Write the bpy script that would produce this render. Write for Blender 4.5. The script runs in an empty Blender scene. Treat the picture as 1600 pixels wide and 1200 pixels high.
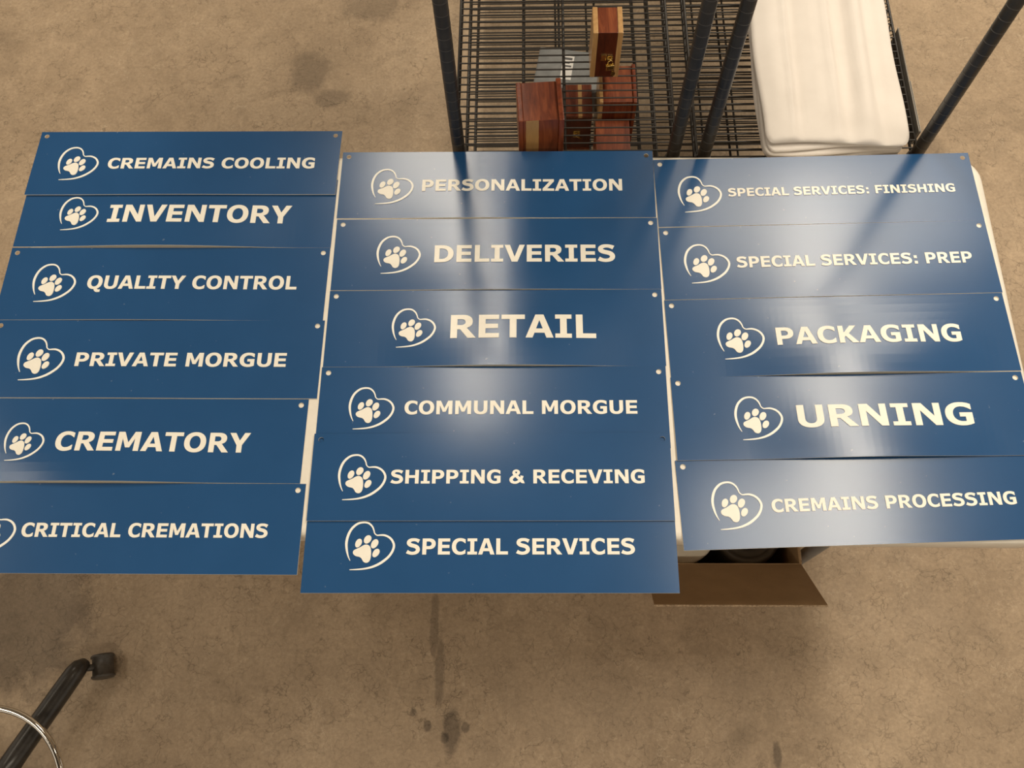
import bpy, bmesh, math, random
from mathutils import Vector, Matrix, noise
from mathutils.geometry import tessellate_polygon

SC = bpy.context.scene
COL = SC.collection
rnd = random.Random(7)
T = 0.74                      # height of the table top

# ------------------------------------------------------------------ camera
cd = bpy.data.cameras.new('camera')
cd.sensor_width = 36.0
cd.lens = 30.727
cd.clip_start = 0.02
cam = bpy.data.objects.new('camera', cd)
COL.objects.link(cam)
_rt = Vector((0.99971709, 0.00641566, -0.0229037))
_fw = Vector((-0.02364181, 0.37363879, -0.92727295)).normalized()
_up = _rt.cross(_fw)
cam.matrix_world = Matrix(((_rt.x, _up.x, -_fw.x, 0.0),
                           (_rt.y, _up.y, -_fw.y, 0.0),
                           (_rt.z, _up.z, -_fw.z, 2.1675),
                           (0, 0, 0, 1)))
SC.camera = cam

# ------------------------------------------------------------------ world, lights, exposure
SC.view_settings.view_transform = 'Standard'
SC.view_settings.look = 'None'
SC.view_settings.gamma = 1.0
SC.view_settings.use_curve_mapping = False
SC.view_settings.exposure = 0.0
w = bpy.data.worlds.new('room_ambience')
SC.world = w
w.use_nodes = True
bg = w.node_tree.nodes['Background']
bg.inputs['Color'].default_value = (1.0, 0.88, 0.72, 1)
bg.inputs['Strength'].default_value = 0.64

WARM = (1.0, 0.885, 0.715)


def strip_light(name, x, y, z, sx, sy, power, rot=(0, 0, 0)):
    l = bpy.data.lights.new(name, 'AREA')
    l.shape = 'RECTANGLE'
    l.size, l.size_y = sx, sy
    l.energy = power
    l.color = WARM
    o = bpy.data.objects.new(name, l)
    o.location = (x, y, z)
    o.rotation_euler = rot
    COL.objects.link(o)
    return o


strip_light('ceiling_strip_right', 1.72, 2.0, 4.0, 0.40, 2.6, 75)
strip_light('ceiling_strip_middle', -0.33, 2.6, 4.0, 0.24, 1.9, 37)
strip_light('ceiling_panel_back', -0.70, 3.5, 4.0, 0.62, 1.1, 33)
strip_light('ceiling_panel_right', 1.85, 3.1, 4.0, 1.8, 0.9, 42)
strip_light('added_glow_near_right', 1.32, 1.00, 4.0, 0.8, 0.7, 20)  # added lamp, only for the washed reflection on the front right sign
strip_light('ceiling_strip_left', -3.6, 0.4, 4.0, 0.35, 2.6, 30)
strip_light('ceiling_strip_front', -0.6, -2.2, 4.0, 2.6, 0.40, 48)


# ------------------------------------------------------------------ materials
def new_mat(name):
    m = bpy.data.materials.new(name)
    m.use_nodes = True
    nt = m.node_tree
    return m, nt, nt.nodes['Principled BSDF']


def plain(name, col, rough=0.5, metal=0.0, spec=0.5, coat=0.0):
    m, nt, b = new_mat(name)
    b.inputs['Base Color'].default_value = (*col, 1)
    b.inputs['Roughness'].default_value = rough
    b.inputs['Metallic'].default_value = metal
    b.inputs['Specular IOR Level'].default_value = spec
    b.inputs['Coat Weight'].default_value = coat
    return m


def ramp(nt, fac, stops):
    r = nt.nodes.new('ShaderNodeValToRGB')
    e = r.color_ramp.elements
    while len(e) < len(stops):
        e.new(0.5)
    for k, (p, c) in enumerate(stops):
        e[k].position = p
        e[k].color = (*c, 1)
    nt.links.new(fac, r.inputs['Fac'])
    return r.outputs['Color']


def tex_noise(nt, vec, scale, detail=4, rough=0.6, dist=0.0):
    n = nt.nodes.new('ShaderNodeTexNoise')
    n.inputs['Scale'].default_value = scale
    n.inputs['Detail'].default_value = detail
    n.inputs['Roughness'].default_value = rough
    n.inputs['Distortion'].default_value = dist
    if vec is not None:
        nt.links.new(vec, n.inputs['Vector'])
    return n.outputs['Fac']


def mixc(nt, fac, a, b, mode='MIX'):
    n = nt.nodes.new('ShaderNodeMix')
    n.data_type = 'RGBA'
    n.blend_type = mode
    for sock, val in ((n.inputs[0], fac), (n.inputs[6], a), (n.inputs[7], b)):
        if isinstance(val, (int, float)):
            sock.default_value = val
        elif isinstance(val, tuple):
            sock.default_value = (*val, 1)
        else:
            nt.links.new(val, sock)
    return n.outputs[2]


def bump(nt, b, h, strength, dist=0.001):
    n = nt.nodes.new('ShaderNodeBump')
    n.inputs['Strength'].default_value = strength
    n.inputs['Distance'].default_value = dist
    nt.links.new(h, n.inputs['Height'])
    nt.links.new(n.outputs['Normal'], b.inputs['Normal'])


def coords(nt, which='Object', scale=None):
    c = nt.nodes.new('ShaderNodeTexCoord')
    v = c.outputs[which]
    if scale:
        mp = nt.nodes.new('ShaderNodeMapping')
        mp.inputs['Scale'].default_value = scale
        nt.links.new(v, mp.inputs['Vector'])
        v = mp.outputs['Vector']
    return v


def mat_floor():
    m, nt, b = new_mat('stained_concrete')
    v = coords(nt)
    base = ramp(nt, tex_noise(nt, v, 2.0, 6, 0.66, 0.5),
                [(0.30, (0.325, 0.240, 0.158)), (0.5, (0.412, 0.307, 0.205)), (0.72, (0.480, 0.363, 0.247))])
    fine = ramp(nt, tex_noise(nt, v, 110, 3, 0.75), [(0.28, (0.82, 0.82, 0.82)), (0.72, (1.12, 1.12, 1.12))])
    c = mixc(nt, 1.0, base, fine, 'MULTIPLY')
    mott = ramp(nt, tex_noise(nt, v, 14, 5, 0.7, 0.6), [(0.3, (0.86, 0.86, 0.86)), (0.7, (1.08, 1.08, 1.08))])
    c = mixc(nt, 1.0, c, mott, 'MULTIPLY')
    # hairline crazing, dark and pale, strong in patches
    for scale, wsc, amt, col, lo, hi, wid in ((23, 16, 0.085, (0.120, 0.086, 0.053), 0.36, 0.60, 0.050), (33, 22, 0.075, (0.62, 0.50, 0.36), 0.46, 0.70, 0.050)):
        vo = nt.nodes.new('ShaderNodeTexVoronoi')
        vo.feature = 'DISTANCE_TO_EDGE'
        vo.inputs['Scale'].default_value = scale
        wn = nt.nodes.new('ShaderNodeTexNoise')
        wn.inputs['Scale'].default_value = wsc
        wn.inputs['Detail'].default_value = 4
        nt.links.new(v, wn.inputs['Vector'])
        nt.links.new(mixc(nt, amt, v, wn.outputs['Color'], 'LINEAR_LIGHT'), vo.inputs['Vector'])
        crack = ramp(nt, vo.outputs['Distance'], [(0.0, (1, 1, 1)), (wid, (0, 0, 0))])
        gap = ramp(nt, tex_noise(nt, v, 12 + scale * 0.5, 2, 0.5), [(0.40, (0, 0, 0)), (0.52, (1, 1, 1))])
        patch = ramp(nt, tex_noise(nt, v, 3.1 + scale * 0.05, 5, 0.7), [(lo, (0.14, 0.14, 0.14)), (hi, (0.62, 0.62, 0.62))])
        f = mixc(nt, 1.0, mixc(nt, 1.0, crack, patch, 'MULTIPLY'), gap, 'MULTIPLY')
        c = mixc(nt, f, c, col)
    # dark oily stains scattered about
    st = ramp(nt, tex_noise(nt, v, 3.3, 5, 0.72, 0.8), [(0.58, (0, 0, 0)), (0.76, (0.5, 0.5, 0.5))])
    c = mixc(nt, st, c, (0.150, 0.110, 0.068))
    sp = ramp(nt, tex_noise(nt, v, 34, 2, 0.5), [(0.72, (0, 0, 0)), (0.78, (0.5, 0.5, 0.5))])
    c = mixc(nt, sp, c, (0.125, 0.095, 0.062))
    # single stains where the floor has them: (x, y, radius x, radius y, strength)
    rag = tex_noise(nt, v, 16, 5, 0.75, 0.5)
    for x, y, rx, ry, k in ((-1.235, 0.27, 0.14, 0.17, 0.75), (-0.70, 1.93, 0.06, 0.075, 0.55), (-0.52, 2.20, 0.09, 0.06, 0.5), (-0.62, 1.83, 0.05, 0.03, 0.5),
                            (-0.238, 0.25, 0.010, 0.085, 0.55), (-0.222, 0.14, 0.011, 0.075, 0.6), (-0.190, 0.010, 0.020, 0.050, 0.85), (-0.245, 0.02, 0.009, 0.012, 0.8),
                            (-0.158, 0.018, 0.008, 0.010, 0.8), (-0.205, -0.005, 0.010, 0.012, 0.8), (-0.280, 0.05, 0.007, 0.008, 0.7), (0.553, -0.035, 0.010, 0.024, 0.8),
                            (0.60, 1.75, 0.10, 0.16, 0.3), (1.15, 1.60, 0.07, 0.10, 0.4)):
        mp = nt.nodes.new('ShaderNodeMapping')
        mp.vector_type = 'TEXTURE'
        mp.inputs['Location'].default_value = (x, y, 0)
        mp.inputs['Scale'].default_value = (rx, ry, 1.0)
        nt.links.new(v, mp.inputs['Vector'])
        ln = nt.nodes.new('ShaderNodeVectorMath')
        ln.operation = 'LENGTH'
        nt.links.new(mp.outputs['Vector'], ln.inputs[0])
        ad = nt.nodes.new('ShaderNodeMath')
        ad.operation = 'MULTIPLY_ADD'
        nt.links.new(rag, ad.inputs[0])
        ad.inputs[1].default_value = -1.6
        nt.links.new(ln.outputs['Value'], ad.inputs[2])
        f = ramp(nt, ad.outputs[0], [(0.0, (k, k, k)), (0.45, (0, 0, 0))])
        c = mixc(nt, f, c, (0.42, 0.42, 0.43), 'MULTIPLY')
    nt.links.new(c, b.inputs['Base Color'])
    r = ramp(nt, tex_noise(nt, v, 5, 3), [(0.3, (0.50, 0.50, 0.50)), (0.7, (0.68, 0.68, 0.68))])
    nt.links.new(r, b.inputs['Roughness'])
    b.inputs['Specular IOR Level'].default_value = 0.35
    bump(nt, b, tex_noise(nt, v, 60, 4, 0.7), 0.25, 0.002)
    return m


def mat_sign_blue():
    m, nt, b = new_mat('blue_sign_face')
    v = coords(nt)
    c = ramp(nt, tex_noise(nt, v, 9, 3), [(0.3, (0.0165, 0.0730, 0.192)), (0.7, (0.0185, 0.0785, 0.205))])
    sp = ramp(nt, tex_noise(nt, v, 130, 1, 0.4), [(0.79, (0, 0, 0)), (0.82, (0.5, 0.5, 0.5))])
    c = mixc(nt, sp, c, (0.20, 0.26, 0.34))
    nt.links.new(c, b.inputs['Base Color'])
    b.inputs['Roughness'].default_value = 0.195
    b.inputs['Specular IOR Level'].default_value = 0.5
    bump(nt, b, tex_noise(nt, v, 700, 2, 0.5), 0.05, 0.0003)
    return m


def mat_wood(name, dark, mid, light, axis, streak=None, across=0, streakcol=(0.50, 0.29, 0.11)):
    """streak = (centre, half width) of a pale sapwood plank measured across the board"""
    m, nt, b = new_mat(name)
    sc = [14.0, 14.0, 14.0]
    sc[axis] = 1.6
    v = coords(nt, 'Object', tuple(sc))
    g = tex_noise(nt, v, 5.0, 5, 0.65, 1.2)
    c = ramp(nt, g, [(0.30, dark), (0.50, mid), (0.72, light)])
    if streak:
        sx = nt.nodes.new('ShaderNodeSeparateXYZ')
        nt.links.new(coords(nt), sx.inputs[0])
        a1 = nt.nodes.new('ShaderNodeMath')
        a1.operation = 'SUBTRACT'
        nt.links.new(sx.outputs[across], a1.inputs[0])
        a1.inputs[1].default_value = streak[0]
        a2 = nt.nodes.new('ShaderNodeMath')
        a2.operation = 'ABSOLUTE'
        nt.links.new(a1.outputs[0], a2.inputs[0])
        a3 = nt.nodes.new('ShaderNodeMath')
        a3.operation = 'MULTIPLY_ADD'
        nt.links.new(g, a3.inputs[0])
        a3.inputs[1].default_value = 0.006
        nt.links.new(a2.outputs[0], a3.inputs[2])
        a4 = nt.nodes.new('ShaderNodeMath')
        a4.operation = 'LESS_THAN'
        nt.links.new(a3.outputs[0], a4.inputs[0])
        a4.inputs[1].default_value = streak[1] + 0.003
        pale = ramp(nt, g, [(0.3, tuple(q * 0.8 for q in streakcol)), (0.7, streakcol)])
        c = mixc(nt, a4.outputs[0], c, pale)
    nt.links.new(c, b.inputs['Base Color'])
    b.inputs['Roughness'].default_value = 0.30
    b.inputs['Coat Weight'].default_value = 0.12
    b.inputs['Coat Roughness'].default_value = 0.15
    return m


def mat_noisy(name, c1, c2, scale, rough=0.6, bscale=None, bstr=0.1, metal=0.0):
    m, nt, b = new_mat(name)
    v = coords(nt)
    nt.links.new(ramp(nt, tex_noise(nt, v, scale, 4), [(0.3, c1), (0.7, c2)]), b.inputs['Base Color'])
    b.inputs['Roughness'].default_value = rough
    b.inputs['Metallic'].default_value = metal
    if bscale:
        bump(nt, b, tex_noise(nt, v, bscale, 3), bstr, 0.001)
    return m


M = dict(
    floor=mat_floor(),
    blue=mat_sign_blue(),
    ceiling=plain('ceiling_paint', (0.30, 0.28, 0.25), 0.9),
    wallpaint=plain('wall_paint', (0.40, 0.36, 0.30), 0.9),
    core=plain('white_sign_core', (0.80, 0.76, 0.68), 0.5),
    ivory=mat_noisy('ivory_lettering', (0.84, 0.80, 0.70), (0.89, 0.85, 0.75), 60, 0.42),
    heart=plain('white_heart_line', (0.88, 0.87, 0.80), 0.4),
    plastic=mat_noisy('white_table_plastic', (0.74, 0.69, 0.60), (0.80, 0.75, 0.66), 40, 0.45, 600, 0.15),
    steel=mat_noisy('grey_powder_coated_steel', (0.16, 0.16, 0.16), (0.20, 0.20, 0.20), 30, 0.45),
    blacksteel=plain('black_steel', (0.012, 0.012, 0.012), 0.45),
    wire=mat_noisy('black_epoxy_wire', (0.016, 0.013, 0.011), (0.030, 0.025, 0.020), 30, 0.42),
    post=mat_noisy('black_post', (0.014, 0.013, 0.012), (0.034, 0.030, 0.026), 22, 0.38),
    groove=plain('post_groove', (0.06, 0.055, 0.05), 0.35),
    chrome=plain('chrome', (0.82, 0.78, 0.72), 0.08, 1.0),
    brass=plain('brass', (0.62, 0.45, 0.17), 0.22, 1.0),
    cloth=mat_noisy('white_folded_fabric', (0.65, 0.60, 0.55), (0.70, 0.65, 0.60), 12, 0.8, 900, 0.12),
    card=mat_noisy('corrugated_cardboard', (0.320, 0.200, 0.096), (0.380, 0.240, 0.118), 25, 0.75, 300, 0.1),
    cardedge=mat_noisy('cut_cardboard_edge', (0.55, 0.40, 0.25), (0.16, 0.10, 0.055), 240, 0.8),
    rubber=plain('black_rubber', (0.020, 0.019, 0.019), 0.5),
    tubeblack=mat_noisy('worn_black_paint', (0.018, 0.015, 0.013), (0.042, 0.036, 0.030), 40, 0.3),
    silver=mat_noisy('silver_grey_case', (0.17, 0.175, 0.175), (0.27, 0.275, 0.27), 26, 0.4),
    label=plain('white_paper_label', (0.75, 0.73, 0.70), 0.6),
    ink=plain('grey_print', (0.10, 0.10, 0.10), 0.6),
    clear=plain('clear_plastic_strip', (0.16, 0.15, 0.135), 0.12, spec=0.9),
    tub=plain('off_white_plastic', (0.70, 0.64, 0.52), 0.5),
    rollblack=plain('dark_grey_roll', (0.12, 0.115, 0.11), 0.35),
    caster=mat_noisy('worn_grey_caster', (0.045, 0.038, 0.031), (0.085, 0.072, 0.058), 60, 0.45),
    edge_highlight=plain('painted_edge_highlight', (0.42, 0.39, 0.34), 0.25),  # highlight along the clear strip's edges, painted as a pale colour
    tote=plain('dark_grey_plastic', (0.035, 0.035, 0.036), 0.5),
    vinyl=plain('black_vinyl', (0.02, 0.02, 0.02), 0.5),
    cedar=mat_wood('red_cedar', (0.090, 0.016, 0.006), (0.190, 0.040, 0.013), (0.300, 0.082, 0.026), 2),
    cedar_shaded=mat_wood('shaded_red_cedar', (0.040, 0.008, 0.004), (0.080, 0.015, 0.006), (0.120, 0.026, 0.009), 2),  # darker copy of the cedar, with the shade of chest fronts in its colour
    cedar_streak=mat_wood('red_cedar_with_pale_plank', (0.095, 0.019, 0.007), (0.200, 0.045, 0.015), (0.300, 0.085, 0.028), 2, (-0.017, 0.0125), 0),
    cedar_y=mat_wood('red_cedar_lengthwise', (0.090, 0.018, 0.008), (0.190, 0.045, 0.016), (0.300, 0.085, 0.030), 1),
    cedar_ystreak=mat_wood('red_cedar_lid_with_pale_line', (0.085, 0.017, 0.008), (0.160, 0.036, 0.013), (0.240, 0.065, 0.024), 1, (0.006, 0.0045), 0),
    sapwood=mat_wood('pale_sapwood', (0.40, 0.22, 0.085), (0.52, 0.30, 0.12), (0.62, 0.38, 0.17), 2),
)


# ------------------------------------------------------------------ object helpers
def link(name, bm, mats, parent=None, smooth=False):
    me = bpy.data.meshes.new(name)
    bmesh.ops.recalc_face_normals(bm, faces=bm.faces)
    bm.to_mesh(me)
    bm.free()
    for m in (mats if isinstance(mats, (list, tuple)) else [mats]):
        me.materials.append(m)
    if smooth:
        for p in me.polygons:
            p.use_smooth = True
    o = bpy.data.objects.new(name, me)
    COL.objects.link(o)
    if parent:
        o.parent = parent
    return o


def tag(o, label=None, cat=None, group=None, kind=None):
    for k, val in (('label', label), ('category', cat), ('group', group), ('kind', kind)):
        if val:
            o[k] = val
    return o


def thing(name, loc, rz, label, cat, group=None):
    o = bpy.data.objects.new(name, None)
    o.empty_display_size = 0.05
    COL.objects.link(o)
    o.location = loc
    o.rotation_euler = (0, 0, math.radians(rz))
    return tag(o, label, cat, group)


def box(bm, x0, x1, y0, y1, z0, z1, bev=0.0, mat=0):
    r = bmesh.ops.create_cube(bm, size=1.0)
    vs = r['verts']
    for vv in vs:
        vv.co = Vector((x0 + (vv.co.x + .5) * (x1 - x0), y0 + (vv.co.y + .5) * (y1 - y0), z0 + (vv.co.z + .5) * (z1 - z0)))
    fs = list({f for vv in vs for f in vv.link_faces})
    for f in fs:
        f.material_index = mat
    if bev:
        es = list({e for vv in vs for e in vv.link_edges})
        bmesh.ops.bevel(bm, geom=es, offset=bev, segments=2, profile=0.6, affect='EDGES')


def tube(bm, pts, r, n=8, cyclic=False, caps=True, mat=0):
    pts = [Vector(p) for p in pts]
    N = len(pts)
    rs = r if isinstance(r, (list, tuple)) else [r] * N
    rings = []
    prev = None
    for i, p in enumerate(pts):
        a = pts[(i - 1) % N] if (cyclic or i > 0) else p
        b = pts[(i + 1) % N] if (cyclic or i < N - 1) else p
        t = (b - a).normalized()
        if prev is None:
            ref = Vector((0, 0, 1)) if abs(t.z) < 0.9 else Vector((1, 0, 0))
            u = t.cross(ref).normalized()
        else:
            u = (prev - t * prev.dot(t)).normalized()
        prev = u
        vv = t.cross(u)
        rings.append([bm.verts.new(p + (u * math.cos(2 * math.pi * k / n) + vv * math.sin(2 * math.pi * k / n)) * rs[i]) for k in range(n)])
    for i in range(N if cyclic else N - 1):
        A, B = rings[i], rings[(i + 1) % N]
        for k in range(n):
            f = bm.faces.new((A[k], A[(k + 1) % n], B[(k + 1) % n], B[k]))
            f.material_index = mat
            f.smooth = True
    if caps and not cyclic:
        bm.faces.new(rings[0][::-1]).material_index = mat
        bm.faces.new(rings[-1]).material_index = mat


def lathe(bm, prof, n=32, center=(0, 0, 0), mat=0, close=False):
    c = Vector(center)
    rings = []
    for (r, z) in prof:
        rings.append([bm.verts.new(c + Vector((r * math.cos(2 * math.pi * k / n), r * math.sin(2 * math.pi * k / n), z))) for k in range(n)])
    L = len(prof)
    for i in range(L if close else L - 1):
        A, B = rings[i], rings[(i + 1) % L]
        for k in range(n):
            f = bm.faces.new((A[k], A[(k + 1) % n], B[(k + 1) % n], B[k]))
            f.smooth = True
            f.material_index = mat
    if not close:
        if prof[0][0] > 1e-6:
            bm.faces.new(rings[0][::-1]).material_index = mat
        if prof[-1][0] > 1e-6:
            bm.faces.new(rings[-1]).material_index = mat


def prism2d(bm, contours, z0f, z1f, mat=0):
    """solid from 2D contours (first outer, rest holes); z0f/z1f give bottom/top height at (x, y)"""
    flat = [p for c in contours for p in c]
    tris = tessellate_polygon([[Vector((p[0], p[1], 0)) for p in c] for c in contours])
    top = [bm.verts.new((p[0], p[1], z1f(*p))) for p in flat]
    bot = [bm.verts.new((p[0], p[1], z0f(*p))) for p in flat]
    for t in tris:
        try:
            f = bm.faces.new([top[i] for i in t])
            f.material_index = mat
            f = bm.faces.new([bot[i] for i in reversed(t)])
            f.material_index = mat
        except ValueError:
            pass
    k = 0
    for c in contours:
        n = len(c)
        for i in range(n):
            a, b = k + i, k + (i + 1) % n
            try:
                bm.faces.new((bot[a], bot[b], top[b], top[a])).material_index = mat
            except ValueError:
                pass
        k += n


# ------------------------------------------------------------------ floor
bm = bmesh.new()
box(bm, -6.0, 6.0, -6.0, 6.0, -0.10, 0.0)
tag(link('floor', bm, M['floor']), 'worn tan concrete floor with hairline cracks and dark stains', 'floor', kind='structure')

bm = bmesh.new()
box(bm, -6.0, 6.0, -6.0, 6.0, 4.30, 4.40)
tag(link('ceiling', bm, M['ceiling']), 'plain ceiling of the workroom', 'ceiling', kind='structure')
bm = bmesh.new()
box(bm, -6.0, 6.0, 6.0, 6.1, 0.0, 4.30)
tag(link('wall_back', bm, M['wallpaint']), 'plain painted wall at the far end of the room', 'wall', kind='structure')

# ------------------------------------------------------------------ folding table
TX0, TX1, TY0, TY1 = -0.967, 0.862, 0.302, 1.059
TXC, TYC = (TX0 + TX1) / 2, (TY0 + TY1) / 2
table = thing('folding_table', (TXC, TYC, 0), -0.5, 'white plastic folding table under the three rows of blue signs', 'table')


def rrect(hx, hy, r, n=8):
    out = []
    for cx, cy, a0 in ((hx - r, hy - r, 0), (-hx + r, hy - r, 90), (-hx + r, -hy + r, 180), (hx - r, -hy + r, 270)):
        for k in range(n + 1):
            a = math.radians(a0 + 90 * k / n)
            out.append((cx + r * math.cos(a), cy + r * math.sin(a)))
    return out


bm = bmesh.new()
HX, HY = (TX1 - TX0) / 2, (TY1 - TY0) / 2
prof = [(0.010, T - 0.045), (0.0, T - 0.040), (0.0, T - 0.008), (0.0025, T - 0.003), (0.008, T - 0.0006), (0.012, T)]
rings = []
for ins, z in prof:
    rings.append([bm.verts.new((x, y, z)) for x, y in rrect(HX - ins, HY - ins, 0.055 - ins)])
for A, B in zip(rings, rings[1:]):
    n = len(A)
    for k in range(n):
        bm.faces.new((A[k], A[(k + 1) % n], B[(k + 1) % n], B[k])).smooth = True
bm.faces.new(rings[-1])
bm.faces.new(rings[0][::-1])
link('tabletop', bm, M['plastic'], table)
for s in (-1, 1):
    bm = bmesh.new()
    box(bm, -HX + 0.10, HX - 0.10, s * (HY - 0.035) - 0.014, s * (HY - 0.035) + 0.014, T - 0.080, T - 0.045, 0.003)
    tag(link('frame_rail', bm, M['blacksteel'], table), 'black steel rail under the table edge')
for s in (-1, 1):
    xx = s * (HX - 0.26)
    for q in (-1, 1):
        bm = bmesh.new()
        tube(bm, [(xx, q * 0.30, 0.012), (xx, q * 0.30, T - 0.05)], 0.014, 12)
        tube(bm, [(xx, q * 0.30, 0.0), (xx, q * 0.30, 0.03)], 0.018, 12)
        link('leg', bm, M['steel'], table)
    bm = bmesh.new()
    tube(bm, [(xx, -0.30, 0.16), (xx, 0.30, 0.16)], 0.011, 10)
    link('crossbar', bm, M['steel'], table)

# ------------------------------------------------------------------ letterforms (bold wide sans, units of 2048 to the em)
CAP = 1489.0


def arc(cx, cy, rx, ry, a0, a1, n=14, p=2.25):
    out = []
    for k in range(n + 1):
        a = math.radians(a0 + (a1 - a0) * k / n)
        c, s = math.cos(a), math.sin(a)
        out.append((cx + rx * math.copysign(abs(c) ** (2 / p), c), cy + ry * math.copysign(abs(s) ** (2 / p), s)))
    return out


def ribbon(pts, steps=6):
    """closed outline of a stroke: pts = (x, y, width), smoothed by Catmull-Rom"""
    P = [pts[0]] + list(pts) + [pts[-1]]
    q = []
    for i in range(1, len(P) - 2):
        for s in range(steps):
            t = s / steps
            q.append(tuple(0.5 * (2 * P[i][k] + (P[i + 1][k] - P[i - 1][k]) * t + (2 * P[i - 1][k] - 5 * P[i][k] + 4 * P[i + 1][k] - P[i + 2][k]) * t * t
                     + (3 * P[i][k] - P[i - 1][k] - 3 * P[i + 1][k] + P[i + 2][k]) * t ** 3) for k in range(3)))
    q.append(tuple(pts[-1]))
    Lh, Rh = [], []
    for i, (x, y, wd) in enumerate(q):
        a = q[max(i - 1, 0)]
        b = q[min(i + 1, len(q) - 1)]
        dx, dy = b[0] - a[0], b[1] - a[1]
        d = math.hypot(dx, dy) or 1
        nx, ny = -dy / d, dx / d
        Lh.append((x + nx * wd / 2, y + ny * wd / 2))
        Rh.append((x - nx * wd / 2, y - ny * wd / 2))
    return Lh + Rh[::-1]


def bowl(x0, xr, yt, yb, r=0.62):
    """right-bulging half round from (x0, yt) to (x0, yb)"""
    cy, ry = (yt + yb) / 2, (yt - yb) / 2
    xs = x0 + (xr - x0) * r * 0.35
    return [(x0, yt)] + arc(xs, cy, xr - xs, ry, 90, -90, 18, 2.2) + [(x0, yb)]


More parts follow.
